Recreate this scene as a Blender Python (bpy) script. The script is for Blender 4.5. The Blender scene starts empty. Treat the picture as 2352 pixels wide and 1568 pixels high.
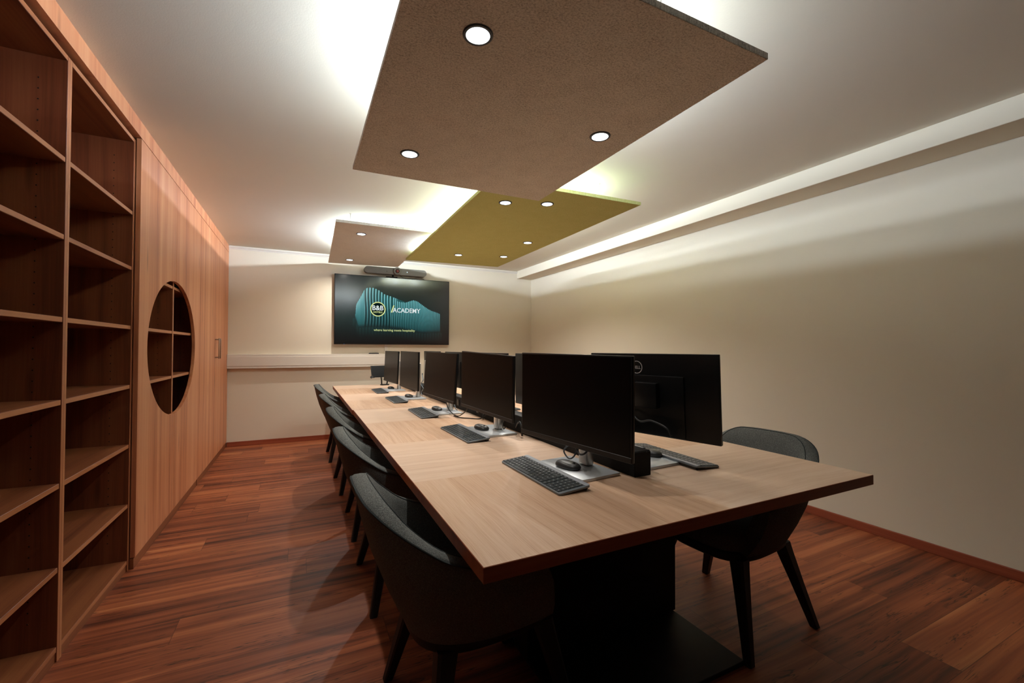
import bpy, bmesh, math, random
from mathutils import Vector, Matrix

random.seed(7)
PI = math.pi
R = math.radians
scene = bpy.context.scene
C = scene.collection

# ------------------------------------------------------------------ camera
cam_data = bpy.data.cameras.new('camera')
cam = bpy.data.objects.new('camera', cam_data)
C.objects.link(cam)
CAM_H = 1.24
yaw, pitch, roll = 0.454663817, 0.0151541378, 0.00339736407
fwd = Vector((math.sin(yaw) * math.cos(pitch), math.cos(yaw) * math.cos(pitch), math.sin(pitch)))
r0 = Vector((math.cos(yaw), -math.sin(yaw), 0))
u0 = r0.cross(fwd)
rt = r0 * math.cos(roll) + u0 * math.sin(roll)
up = -r0 * math.sin(roll) + u0 * math.cos(roll)
cam.matrix_world = Matrix(((rt.x, up.x, -fwd.x, 0), (rt.y, up.y, -fwd.y, 0), (rt.z, up.z, -fwd.z, CAM_H), (0, 0, 0, 1)))
cam_data.sensor_width = 36
cam_data.lens = 36 * 988.837 / 2352
cam_data.clip_start = 0.02
scene.camera = cam

# ------------------------------------------------------------------ world, exposure
world = bpy.data.worlds.new('world')
scene.world = world
world.use_nodes = True
world.node_tree.nodes['Background'].inputs[0].default_value = (0.5, 0.42, 0.35, 1)
world.node_tree.nodes['Background'].inputs[1].default_value = 0.0
vs = scene.view_settings
vs.view_transform = 'Standard'
vs.look = 'None'
vs.gamma = 1
vs.use_curve_mapping = False
vs.exposure = 0.0
UP_STRENGTH = {'near': 280.0, 'green': 112.0, 'far': 600.0}      # light bars lying on the hung panels
UP_EDGE = 150.0                 # short bar near the left edge of the olive panel, lighting the grey panel beside it
UP_POWER = {'near': 8.0, 'green': 30.0, 'far': 6.0}         # broad part of the uplight
DOWN_POWER = {'near': 3.3, 'green': 6.8, 'far': 11.0}      # the recessed downlights
UP_COL = (0.82, 0.95, 1.10)
DOWN_COL = (1.0, 0.955, 0.89)
DOWN_SPREAD = {'near': 118.0, 'green': 132.0, 'far': 150.0}

# room dimensions (metres); camera at x = y = 0
XL, XR, YB, ZC = -0.825, 3.47, 6.37, 2.512
YF = -0.6
TT = 0.75                      # table top


# ------------------------------------------------------------------ mesh helpers
class MB:
    def __init__(self):
        self.bm = bmesh.new()

    def _take(self, verts, mat):
        fs = set()
        for v in verts:
            fs.update(v.link_faces)
        for f in fs:
            f.material_index = mat

    def box(self, x0, x1, y0, y1, z0, z1, bev=0.0, mat=0, seg=2, M=None):
        r = bmesh.ops.create_cube(self.bm, size=1.0)
        vs_ = r['verts']
        T = Matrix.Translation(((x0 + x1) / 2, (y0 + y1) / 2, (z0 + z1) / 2)) @ Matrix.Diagonal((x1 - x0, y1 - y0, z1 - z0, 1))
        if M is not None:
            T = M @ T
        bmesh.ops.transform(self.bm, matrix=T, verts=vs_)
        self._take(vs_, mat)
        if bev > 0:
            es = set()
            for v in vs_:
                es.update(v.link_edges)
            rb = bmesh.ops.bevel(self.bm, geom=list(es), offset=bev, segments=seg, affect='EDGES', profile=0.5, clamp_overlap=True)
            for f in rb['faces']:
                f.material_index = mat
        return self

    def cyl(self, p0, p1, ra, rb=None, n=20, mat=0, caps=True):
        rb = ra if rb is None else rb
        p0, p1 = Vector(p0), Vector(p1)
        d = p1 - p0
        q = Vector((0, 0, 1)).rotation_difference(d.normalized()).to_matrix().to_4x4()
        M = Matrix.Translation((p0 + p1) / 2) @ q
        r = bmesh.ops.create_cone(self.bm, cap_ends=caps, cap_tris=False, segments=n, radius1=ra, radius2=rb, depth=d.length, matrix=M)
        self._take(r['verts'], mat)
        return self

    def tube(self, pts, r, n=8, mat=0, closed=False):
        pts = [Vector(p) for p in pts]
        rings = []
        N = len(pts)
        nrm = None
        for i, p in enumerate(pts):
            a = pts[(i - 1) % N] if (closed or i > 0) else p
            b = pts[(i + 1) % N] if (closed or i < N - 1) else p
            t = (b - a).normalized()
            if nrm is None:
                nrm = t.orthogonal().normalized()
            nrm = (nrm - t * nrm.dot(t)).normalized()
            bn = t.cross(nrm)
            rr = r[i] if isinstance(r, (list, tuple)) else r
            rings.append([self.bm.verts.new(p + nrm * rr * math.cos(2 * PI * k / n) + bn * rr * math.sin(2 * PI * k / n)) for k in range(n)])
        for i in range(N if closed else N - 1):
            A, B = rings[i], rings[(i + 1) % N]
            for k in range(n):
                f = self.bm.faces.new((A[k], A[(k + 1) % n], B[(k + 1) % n], B[k]))
                f.material_index = mat
        if not closed:
            for ring in (rings[0][::-1], rings[-1]):
                self.bm.faces.new(ring).material_index = mat
        return self

    def prism(self, poly, axis, a0, a1, mat=0, bev=0.0):
        """poly: 2D points in the plane normal to AXIS, extruded from a0 to a1"""
        def P(u, v, a):
            return {'x': (a, u, v), 'y': (u, a, v), 'z': (u, v, a)}[axis]
        A = [self.bm.verts.new(P(u, v, a0)) for u, v in poly]
        B = [self.bm.verts.new(P(u, v, a1)) for u, v in poly]
        n = len(poly)
        fs = [self.bm.faces.new(A[::-1]), self.bm.faces.new(B)]
        for i in range(n):
            fs.append(self.bm.faces.new((A[i], A[(i + 1) % n], B[(i + 1) % n], B[i])))
        for f in fs:
            f.material_index = mat
        if bev > 0:
            es = set(list(fs[0].edges) + list(fs[1].edges))
            rb = bmesh.ops.bevel(self.bm, geom=list(es), offset=bev, segments=2, affect='EDGES', profile=0.5, clamp_overlap=True)
            for f in rb['faces']:
                f.material_index = mat
        return self

    def grid(self, rows, mat=0, close_u=False, close_v=False):
        V = [[self.bm.verts.new(p) for p in row] for row in rows]
        nu, nv = len(V), len(V[0])
        for i in range(nu if close_u else nu - 1):
            for j in range(nv if close_v else nv - 1):
                f = self.bm.faces.new((V[i][j], V[i][(j + 1) % nv], V[(i + 1) % nu][(j + 1) % nv], V[(i + 1) % nu][j]))
                f.material_index = mat
        return V

    def lathe(self, prof, n=32, mat=0, M=None):
        rows = []
        for k in range(n):
            a = 2 * PI * k / n
            row = [Vector((rr * math.cos(a), rr * math.sin(a), z)) for rr, z in prof]
            if M is not None:
                row = [M @ p for p in row]
            rows.append(row)
        self.grid(rows, mat, close_u=True)
        return self

    def add_mesh(self, me, M=None, mat=0):
        n0 = len(self.bm.verts)
        f0 = len(self.bm.faces)
        self.bm.from_mesh(me)
        self.bm.verts.ensure_lookup_table()
        self.bm.faces.ensure_lookup_table()
        if M is not None:
            bmesh.ops.transform(self.bm, matrix=M, verts=self.bm.verts[n0:])
        for f in self.bm.faces[f0:]:
            f.material_index = mat
        return self


def make_mesh(name, mb, mats, smooth=None):
    me = bpy.data.meshes.new(name)
    bm = mb.bm
    bmesh.ops.recalc_face_normals(bm, faces=bm.faces)
    bm.to_mesh(me)
    bm.free()
    for m in (mats if isinstance(mats, (list, tuple)) else [mats]):
        me.materials.append(m)
    if smooth is not None:
        me.shade_smooth()
        me.set_sharp_from_angle(angle=R(smooth))
    return me


def link(name, me, parent=None, loc=(0, 0, 0), rot=(0, 0, 0)):
    o = bpy.data.objects.new(name, me)
    C.objects.link(o)
    o.location = loc
    o.rotation_euler = rot
    if parent is not None:
        o.parent = parent
    return o


def band(mb, idx):
    mb.bm.normal_update()
    for f in mb.bm.faces:
        if f.normal.x > 0.9:
            f.material_index = idx
    return mb


def obj(name, mb, mats, parent=None, loc=(0, 0, 0), rot=(0, 0, 0), smooth=None):
    return link(name, make_mesh(name, mb, mats, smooth), parent, loc, rot)


def thing(name, label, cat, loc=(0, 0, 0), rz=0.0, group=None):
    o = bpy.data.objects.new(name, None)
    C.objects.link(o)
    o.empty_display_size = 0.1
    o.location = loc
    o.rotation_euler = (0, 0, rz)
    o['label'] = label
    o['category'] = cat
    if group:
        o['group'] = group
    return o


def tag(o, label, cat, group=None):
    o['label'] = label
    o['category'] = cat
    if group:
        o['group'] = group
    return o


def struct(name, mb, mats, smooth=None):
    o = obj(name, mb, mats, smooth=smooth)
    o['kind'] = 'structure'
    return o


def copy_tree(o, parent=None):
    c = o.copy()
    C.objects.link(c)
    c.parent = parent
    for ch in list(o.children):
        copy_tree(ch, c)
    return c


def text_mesh(body, size, align='CENTER', bold=0.0):
    cu = bpy.data.curves.new('text', 'FONT')
    cu.body = body
    cu.size = size
    cu.align_x = align
    cu.align_y = 'BOTTOM_BASELINE'
    cu.offset = bold * size
    cu.resolution_u = 3
    o = bpy.data.objects.new('text', cu)
    C.objects.link(o)
    dg = bpy.context.evaluated_depsgraph_get()
    dg.update()
    me = bpy.data.meshes.new_from_object(o.evaluated_get(dg))
    bpy.data.objects.remove(o)
    bpy.data.curves.remove(cu)
    return me


def fit_text(body, width, height=None, bold=0.0):
    """a text mesh centred on its own width, scaled to WIDTH x HEIGHT (cap height), baseline at y = 0"""
    me = text_mesh(body, 1.0, bold=bold)
    xs = [v.co.x for v in me.vertices]
    ys = [v.co.y for v in me.vertices]
    sx = width / (max(xs) - min(xs))
    sy = sx if height is None else height / (max(ys) - min(0, 0) - max(min(ys), -9) * 0)
    cx = (max(xs) + min(xs)) / 2
    for v in me.vertices:
        v.co.x = (v.co.x - cx) * sx
        v.co.y = v.co.y * sy
    return me


# ------------------------------------------------------------------ node helpers
def new_mat(name):
    m = bpy.data.materials.new(name)
    m.use_nodes = True
    nt = m.node_tree
    b = nt.nodes['Principled BSDF']
    return m, nt, b


class NT:
    def __init__(self, nt):
        self.nt = nt

    def n(self, typ, ins=None, **props):
        nd = self.nt.nodes.new(typ)
        for k, v in props.items():
            setattr(nd, k, v)
        for k, v in (ins or {}).items():
            s = nd.inputs[k]
            if isinstance(v, bpy.types.NodeSocket):
                self.nt.links.new(v, s)
            else:
                s.default_value = v
        return nd

    def math(self, op, a, b=0.0, c=0.0):
        return self.n('ShaderNodeMath', {0: a, 1: b, 2: c}, operation=op).outputs[0]

    def mix(self, f, a, b, mode='MIX'):
        nd = self.n('ShaderNodeMix', {0: f, 6: a, 7: b}, data_type='RGBA', blend_type=mode)
        return nd.outputs[2]

    def ramp(self, f, stops):
        nd = self.n('ShaderNodeValToRGB', {0: f})
        el = nd.color_ramp.elements
        while len(el) < len(stops):
            el.new(0.5)
        for e, (p, c) in zip(el, stops):
            e.position = p
            e.color = c if len(c) == 4 else (*c, 1)
        return nd.outputs[0]

    def coords(self, kind='Object'):
        return self.n('ShaderNodeTexCoord').outputs[kind]

    def xyz(self, v):
        return self.n('ShaderNodeSeparateXYZ', {0: v}).outputs

    def vec(self, x, y, z):
        return self.n('ShaderNodeCombineXYZ', {0: x, 1: y, 2: z}).outputs[0]

    def noise(self, v, scale=5, detail=3, rough=0.55, dist=0.0):
        return self.n('ShaderNodeTexNoise', {'Vector': v, 'Scale': scale, 'Detail': detail, 'Roughness': rough, 'Distortion': dist}).outputs[0]

    def link(self, a, b):
        self.nt.links.new(a, b)


def srgb(r, g, b):
    f = lambda c: (c / 255 / 12.92) if c / 255 <= 0.04045 else ((c / 255 + 0.055) / 1.055) ** 2.4
    return (f(r), f(g), f(b), 1)


def plain(name, col, rough=0.5, metal=0.0, spec=0.5, coat=0.0):
    m, nt, b = new_mat(name)
    b.inputs['Base Color'].default_value = col if len(col) == 4 else (*col, 1)
    b.inputs['Roughness'].default_value = rough
    b.inputs['Metallic'].default_value = metal
    b.inputs['Specular IOR Level'].default_value = spec
    b.inputs['Coat Weight'].default_value = coat
    return m


def bump(N, b, h, strength=0.2, dist=0.001):
    nd = N.n('ShaderNodeBump', {'Height': h, 'Strength': strength, 'Distance': dist})
    N.link(nd.outputs[0], b.inputs['Normal'])


def plaster(name, col, scale=220, strength=0.12):
    m, nt, b = new_mat(name)
    N = NT(nt)
    v = N.coords()
    n1 = N.noise(v, scale, 3)
    n2 = N.noise(v, 1.3, 2)
    c = N.mix(n2, tuple(x * 0.97 for x in col[:3]) + (1,), col)
    N.link(c, b.inputs['Base Color'])
    b.inputs['Roughness'].default_value = 0.85
    b.inputs['Specular IOR Level'].default_value = 0.2
    bump(N, b, n1, strength, 0.002)
    return m


def wood(name, axis, light, mid, dark, rough=0.45, streak=26, knots=True, per=True, spec=0.4):
    """veneer with grain along AXIS"""
    m, nt, b = new_mat(name)
    N = NT(nt)
    x, y, z = N.xyz(N.coords())
    rnd = N.n('ShaderNodeObjectInfo').outputs['Random'] if per else 0.37
    off = N.math('MULTIPLY', rnd, 37.0)
    co = {'x': [x, y, z], 'y': [y, x, z], 'z': [z, x, y]}[axis]
    lo = N.math('ADD', co[0], off)
    # slow sideways drift of the streaks
    drift = N.noise(N.vec(N.math('MULTIPLY', lo, 0.8), N.math('MULTIPLY', co[1], 1.5), N.math('MULTIPLY', co[2], 1.5)), 1.0, 2)
    a = N.math('ADD', co[1], N.math('MULTIPLY', drift, 0.06))
    c = N.math('ADD', co[2], N.math('MULTIPLY', drift, 0.06))
    v1 = N.vec(N.math('MULTIPLY', lo, 0.35), N.math('MULTIPLY', a, streak), N.math('MULTIPLY', c, streak))
    broad = N.noise(v1, 0.45, 3, 0.6)
    v2 = N.vec(N.math('MULTIPLY', lo, 2.5), N.math('MULTIPLY', a, streak * 6), N.math('MULTIPLY', c, streak * 6))
    fine = N.noise(v2, 1.0, 3, 0.6)
    f = N.math('ADD', N.math('MULTIPLY', broad, 0.75), N.math('MULTIPLY', fine, 0.25))
    col = N.ramp(f, [(0.32, dark), (0.48, mid), (0.68, light)])
    if knots:
        v3 = N.vec(N.math('MULTIPLY', lo, 1.6), N.math('MULTIPLY', a, 9.0), N.math('MULTIPLY', c, 9.0))
        k = N.n('ShaderNodeTexVoronoi', {'Vector': v3, 'Scale': 1.0}).outputs[0]
        kk = N.ramp(k, [(0.04, (1, 1, 1)), (0.16, (0, 0, 0))])
        col = N.mix(N.math('MULTIPLY', kk, 0.55), col, tuple(q * 0.45 for q in dark[:3]) + (1,))
    N.link(col, b.inputs['Base Color'])
    b.inputs['Roughness'].default_value = rough
    b.inputs['Specular IOR Level'].default_value = spec
    bump(N, b, fine, 0.08, 0.001)
    return m


# ------------------------------------------------------------------ materials
M_wall = plaster('wall_paint', (0.81, 0.745, 0.605, 1), 260, 0.05)
M_ceil = plaster('ceiling_paint', (0.82, 0.785, 0.685, 1), 150, 0.16)
M_white = plain('white_plastic', (0.78, 0.74, 0.66), 0.5)
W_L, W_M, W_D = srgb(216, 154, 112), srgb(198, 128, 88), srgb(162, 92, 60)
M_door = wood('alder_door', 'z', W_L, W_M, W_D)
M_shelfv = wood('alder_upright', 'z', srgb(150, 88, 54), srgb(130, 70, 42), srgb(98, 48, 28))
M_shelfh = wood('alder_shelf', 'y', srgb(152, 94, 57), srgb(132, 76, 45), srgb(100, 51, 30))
M_band = wood('alder_edge_band', 'z', srgb(196, 136, 94), srgb(178, 114, 74), srgb(150, 88, 54), knots=False)
M_bandh = wood('alder_edge_band_flat', 'y', srgb(196, 136, 94), srgb(178, 114, 74), srgb(150, 88, 54), knots=False)
M_fascia = wood('alder_fascia', 'z', W_L, srgb(206, 138, 98), srgb(176, 100, 68))
M_basebd = wood('baseboard_wood', 'y', srgb(170, 92, 62), srgb(146, 72, 48), srgb(110, 48, 32), knots=False)
M_basebx = wood('baseboard_wood_x', 'x', srgb(170, 92, 62), srgb(146, 72, 48), srgb(110, 48, 32), knots=False)
M_hole = plain('pin_hole', (0.012, 0.006, 0.004), 0.9)
M_black = plain('black_plastic', (0.006, 0.006, 0.0065), 0.42, spec=0.35)
M_blackm = plain('black_matt', (0.006, 0.006, 0.006), 0.7, spec=0.2)
M_tablemetal = plain('black_powder_coat', (0.008, 0.008, 0.008), 0.55, spec=0.25)
M_rear = plain('monitor_rear', (0.004, 0.0045, 0.0047), 0.36, spec=0.3)
M_scr = plain('dark_screen', (0.0016, 0.0014, 0.0013), 0.33, spec=0.14)
M_silver = plain('brushed_silver', (0.62, 0.60, 0.56), 0.32, metal=0.85)
M_plate = plain('silver_plate', (0.60, 0.635, 0.665), 0.30, metal=0.35)
M_steel = plain('handle_steel', (0.42, 0.38, 0.34), 0.3, metal=0.95)
M_logo = plain('logo_silver', (0.62, 0.62, 0.62), 0.35, metal=0.2)
M_grey = plain('device_grey', (0.155, 0.148, 0.122), 0.6)
M_lens = plain('camera_lens', (0.03, 0.012, 0.01), 0.08, spec=0.8)
M_key = plain('keycap', (0.034, 0.043, 0.047), 0.45)
M_keyprint = plain('key_print', (0.75, 0.80, 0.82), 0.6)
M_kbody = plain('keyboard_body', (0.15, 0.175, 0.19), 0.42)
M_kbar = plain('keyboard_bar', (0.36, 0.385, 0.42), 0.4)
M_kunder = plain('keyboard_underside', (0.012, 0.012, 0.012), 0.6)
M_mouse = plain('mouse_shell', (0.035, 0.035, 0.034), 0.38)
M_cable = plain('cable_black', (0.012, 0.012, 0.012), 0.4)
M_cableblue = plain('cable_grey', (0.10, 0.14, 0.17), 0.35)
M_leg = plain('chair_leg_black', (0.010, 0.009, 0.009), 0.6)
M_bezel = plain('downlight_bezel', (0.03, 0.045, 0.055), 0.4)
M_cord = plain('steel_cord', (0.6, 0.56, 0.5), 0.5)
M_chipred = plain('lens_red', (0.25, 0.06, 0.05), 0.2)


def emit(name, col, s):
    m = bpy.data.materials.new(name)
    m.use_nodes = True
    nt = m.node_tree
    nt.nodes.remove(nt.nodes['Principled BSDF'])
    e = nt.nodes.new('ShaderNodeEmission')
    e.inputs[0].default_value = (*col[:3], 1)
    e.inputs[1].default_value = s
    nt.links.new(e.outputs[0], nt.nodes['Material Output'].inputs[0])
    return m


M_lamp = emit('downlight_glow', (0.86, 0.95, 1.0), 4.0)
M_led = emit('status_led', (0.7, 0.9, 1.0), 1.2)
M_white_px = emit('screen_white', srgb(226, 236, 236), 0.92)
M_lime_px = emit('screen_lime', srgb(222, 234, 160), 0.88)
M_dark_px = emit('screen_dark', srgb(8, 26, 26), 1.0)


def make_felt(name, c0, c1, c2):
    m, nt, b = new_mat(name)
    N = NT(nt)
    v = N.coords()
    x, y, z = N.xyz(v)
    a = N.noise(v, 150, 4, 0.7)
    a2 = N.noise(N.vec(N.math('MULTIPLY', x, 70), N.math('MULTIPLY', y, 230), z), 1.0, 3, 0.65, 2.0)
    bl = N.noise(v, 9, 4, 0.6)
    f = N.math('ADD', N.math('ADD', N.math('MULTIPLY', a, 0.5), N.math('MULTIPLY', a2, 0.40)), N.math('MULTIPLY', bl, 0.10))
    col = N.ramp(f, [(0.40, c0), (0.5, c1), (0.60, c2)])
    N.link(col, b.inputs['Base Color'])
    b.inputs['Roughness'].default_value = 0.95
    b.inputs['Specular IOR Level'].default_value = 0.05
    bump(N, b, a, 0.4, 0.002)
    return m


M_feltbrown = make_felt('felt_brown', (0.40, 0.36, 0.30, 1), (0.69, 0.64, 0.555, 1), (0.83, 0.78, 0.69, 1))
M_feltgreen = make_felt('felt_olive', (0.45, 0.455, 0.165, 1), (0.54, 0.545, 0.21, 1), (0.61, 0.61, 0.27, 1))
M_feltgrey = make_felt('felt_grey', (0.60, 0.57, 0.50, 1), (0.74, 0.71, 0.64, 1), (0.82, 0.80, 0.73, 1))


def make_fabric():
    m, nt, b = new_mat('chair_tweed')
    N = NT(nt)
    x, y, z = N.xyz(N.coords())
    v = N.vec(x, y, z)
    a = N.noise(v, 420, 2, 0.7)
    w = N.noise(N.vec(N.math('MULTIPLY', x, 250), N.math('MULTIPLY', y, 250), N.math('MULTIPLY', z, 700)), 1.0, 2, 0.5)
    f = N.math('ADD', N.math('MULTIPLY', a, 0.6), N.math('MULTIPLY', w, 0.4))
    col = N.ramp(f, [(0.36, (0.060, 0.064, 0.060)), (0.5, (0.125, 0.131, 0.123)), (0.66, (0.25, 0.255, 0.24))])
    N.link(col, b.inputs['Base Color'])
    b.inputs['Roughness'].default_value = 0.9
    b.inputs['Specular IOR Level'].default_value = 0.1
    bump(N, b, f, 0.5, 0.0015)
    return m


M_fabric = make_fabric()
M_piping = plain('chair_piping', (0.05, 0.058, 0.058), 0.85, spec=0.1)


def make_floor():
    m, nt, b = new_mat('plank_floor')
    N = NT(nt)
    x, y, z = N.xyz(N.coords())
    PW, PL = 0.189, 1.28
    row = N.math('FLOOR', N.math('DIVIDE', N.math('ADD', y, 10.03), PW))
    rnd_row = N.n('ShaderNodeTexWhiteNoise', {'W': row}, noise_dimensions='1D').outputs[0]
    xs = N.math('DIVIDE', N.math('ADD', N.math('ADD', x, 20.0), N.math('MULTIPLY', rnd_row, PL)), PL)
    ix = N.math('FLOOR', xs)
    fx = N.math('SUBTRACT', xs, ix)
    ys = N.math('DIVIDE', N.math('ADD', y, 10.03), PW)
    fy = N.math('SUBTRACT', ys, row)
    pid = N.n('ShaderNodeTexWhiteNoise', {'Vector': N.vec(row, ix, 3.0)}, noise_dimensions='3D')
    pr = pid.outputs[0]
    pc = N.xyz(pid.outputs[1])
    gx = N.math('ADD', x, N.math('MULTIPLY', pc[0], 50.0))
    gy = N.math('ADD', y, N.math('MULTIPLY', pc[1], 50.0))
    # grain: long streaks along x
    warp = N.noise(N.vec(N.math('MULTIPLY', gx, 1.1), N.math('MULTIPLY', gy, 3.0), 0.0), 1.0, 2, 0.5)
    wy = N.math('ADD', gy, N.math('MULTIPLY', warp, 0.045))
    g1 = N.noise(N.vec(N.math('MULTIPLY', gx, 0.55), N.math('MULTIPLY', wy, 22.0), 0.0), 1.0, 3, 0.55)
    g2 = N.noise(N.vec(N.math('MULTIPLY', gx, 3.0), N.math('MULTIPLY', wy, 120.0), 0.0), 1.0, 2, 0.6)
    f = N.math('ADD', N.math('MULTIPLY', g1, 0.85), N.math('MULTIPLY', g2, 0.15))
    f = N.math('ADD', f, N.math('MULTIPLY', N.math('SUBTRACT', pr, 0.5), 0.22))
    col = N.ramp(f, [(0.28, srgb(72, 31, 17)), (0.40, srgb(118, 59, 34)), (0.52, srgb(147, 78, 47)), (0.63, srgb(170, 97, 59)), (0.76, srgb(190, 122, 77))])
    # dark cracks and knots
    cv = N.noise(N.vec(N.math('MULTIPLY', gx, 1.0), N.math('MULTIPLY', wy, 15.0), 7.0), 1.0, 4, 0.7, 0.35)
    crack = N.ramp(N.math('ABSOLUTE', N.math('SUBTRACT', cv, 0.5)), [(0.0, (1, 1, 1)), (0.013, (0, 0, 0))])
    where = N.noise(N.vec(N.math('MULTIPLY', gx, 2.4), N.math('MULTIPLY', gy, 7.0), 3.0), 1.0, 2, 0.5)
    wm = N.ramp(where, [(0.47, (0, 0, 0)), (0.57, (1, 1, 1))])
    col = N.mix(N.math('MULTIPLY', N.math('MULTIPLY', crack, wm), 0.9), col, srgb(34, 16, 10))
    kn = N.n('ShaderNodeTexVoronoi', {'Vector': N.vec(N.math('MULTIPLY', gx, 1.7), N.math('MULTIPLY', gy, 5.5), 0.0), 'Scale': 1.0}).outputs[0]
    knm = N.ramp(kn, [(0.03, (1, 1, 1)), (0.11, (0, 0, 0))])
    col = N.mix(N.math('MULTIPLY', knm, 0.7), col, srgb(46, 22, 14))
    # joints
    jy = N.math('LESS_THAN', N.math('MINIMUM', fy, N.math('SUBTRACT', 1.0, fy)), 0.008)
    jx = N.math('LESS_THAN', N.math('MINIMUM', fx, N.math('SUBTRACT', 1.0, fx)), 0.0012)
    j = N.math('MAXIMUM', jy, jx)
    col = N.mix(N.math('MULTIPLY', j, 0.55), col, srgb(50, 24, 16))
    N.link(col, b.inputs['Base Color'])
    N.link(N.math('ADD', 0.40, N.math('MULTIPLY', g2, 0.14)), b.inputs['Roughness'])
    b.inputs['Specular IOR Level'].default_value = 0.4
    bump(N, b, N.math('SUBTRACT', g2, N.math('MULTIPLY', j, 2.0)), 0.12, 0.001)
    return m


M_floor = make_floor()


def make_tabletop(name, bl, par):
    """blocks of veneer laid chessboard-wise, grain turned by a quarter from block to block (object space: near left corner at 0,0)"""
    m, nt, b = new_mat(name)
    N = NT(nt)
    x, y, z = N.xyz(N.coords())
    bx = N.math('FLOOR', N.math('DIVIDE', N.math('ADD', x, 0.0005), 0.821))
    by = N.math('FLOOR', N.math('DIVIDE', N.math('ADD', y, 0.0005), bl))
    s = N.math('ADD', N.math('ADD', bx, by), float(par) + 100.0)
    p = N.math('MODULO', s, 2.0)                     # 0: grain along y, 1: grain along x
    idn = N.n('ShaderNodeTexWhiteNoise', {'Vector': N.vec(bx, by, 1.0 + par)}, noise_dimensions='3D')
    rnd = idn.outputs[0]
    off = N.math('MULTIPLY', rnd, 23.0)
    lo = N.math('ADD', N.math('ADD', N.math('MULTIPLY', p, x), N.math('MULTIPLY', N.math('SUBTRACT', 1.0, p), y)), off)
    ac = N.math('ADD', N.math('ADD', N.math('MULTIPLY', p, y), N.math('MULTIPLY', N.math('SUBTRACT', 1.0, p), x)), off)
    warp = N.noise(N.vec(N.math('MULTIPLY', lo, 1.4), N.math('MULTIPLY', ac, 4.0), 0.0), 1.0, 2, 0.5)
    wa = N.math('ADD', ac, N.math('MULTIPLY', warp, 0.07))
    g1 = N.noise(N.vec(N.math('MULTIPLY', lo, 0.9), N.math('MULTIPLY', wa, 34.0), z), 1.0, 3, 0.6)
    g2 = N.noise(N.vec(N.math('MULTIPLY', lo, 7.0), N.math('MULTIPLY', wa, 300.0), z), 1.0, 3, 0.65)
    f = N.math('ADD', N.math('MULTIPLY', g1, 0.50), N.math('MULTIPLY', g2, 0.50))
    f = N.math('ADD', f, N.math('MULTIPLY', N.math('SUBTRACT', rnd, 0.5), 0.05))
    c0 = N.ramp(f, [(0.30, srgb(180, 136, 104)), (0.5, srgb(206, 169, 138)), (0.70, srgb(218, 187, 160))])
    c1 = N.ramp(f, [(0.30, srgb(198, 162, 134)), (0.5, srgb(215, 184, 158)), (0.70, srgb(225, 199, 177))])  # x-grain blocks lighter: reflection off the turned grain is put into the colour
    col = N.mix(p, c0, c1)
    N.link(col, b.inputs['Base Color'])
    b.inputs['Roughness'].default_value = 0.42
    b.inputs['Specular IOR Level'].default_value = 0.35
    bump(N, b, g2, 0.1, 0.001)
    return m


M_tedge = wood('table_edge_wood', 'x', srgb(168, 96, 64), srgb(150, 80, 52), srgb(118, 56, 36), knots=False, streak=40)  # reddish end grain; shade on the unlit edges is put into the colour

# ------------------------------------------------------------------ the setting
struct('floor', MB().box(-1.4, XR + 0.1, YF, YB + 0.1, -0.05, 0), M_floor)
struct('ceiling', MB().box(-1.4, XR + 0.1, YF, YB + 0.1, ZC, ZC + 0.05), M_ceil)
struct('wall_back', MB().box(-1.4, XR + 0.1, YB, YB + 0.1, 0, ZC), M_wall)
struct('wall_right', MB().box(XR, XR + 0.1, YF, YB, 0, ZC), M_wall)
struct('wall_left', MB().box(-1.4, -1.32, YF, YB, 0, ZC), M_wall)
struct('trim_1', MB().box(3.2, XR, YF, YB, 2.387, ZC, 0.004), M_wall)                     # boxed beam along the right wall
struct('trim_2', MB().prism([(YB, 2.502), (YB - 0.022, 2.502), (YB - 0.022, 2.488), (YB - 0.012, 2.478), (YB - 0.008, 2.466), (YB, 2.466)], 'x', XL, 3.2), M_white)
struct('baseboard_back', MB().box(XL, XR, YB - 0.014, YB, 0, 0.058, 0.003), M_basebx)
struct('baseboard_right', MB().box(XR - 0.014, XR, YF, YB - 0.014, 0, 0.058, 0.003), M_basebd)
struct('trim_3', MB().box(-1.32, XL, 0.05, YB, 2.422, ZC), M_fascia)                      # fascia above the cabinets

# ------------------------------------------------------------------ bookcases and cupboards on the left
SHELF_Z = [1.995, 1.686, 1.357, 1.029, 0.700, 0.371]
XS = -0.852                    # front plane of the shelving
XBK = -1.26                    # back panel


def side_panel(mb, y0, y1, face=None):
    mb.box(XBK, XS, y0, y1, 0, 2.405, 0.0012, seg=1)
    if face is not None:                                   # rows of shelf pin holes
        for xx in (XS - 0.085, XBK + 0.075):
            z = 0.17
            while z < 2.32:
                yy = face
                mb.cyl((xx, yy - 0.0006, z), (xx, yy + 0.0006, z), 0.0028, n=8, mat=1)
                z += 0.0425
    return mb


def shelf_board(y0, y1, zt):
    return MB().box(XBK + 0.012, XS - 0.002, y0 + 0.001, y1 - 0.001, zt - 0.021, zt, 0.0015, seg=1)


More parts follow.
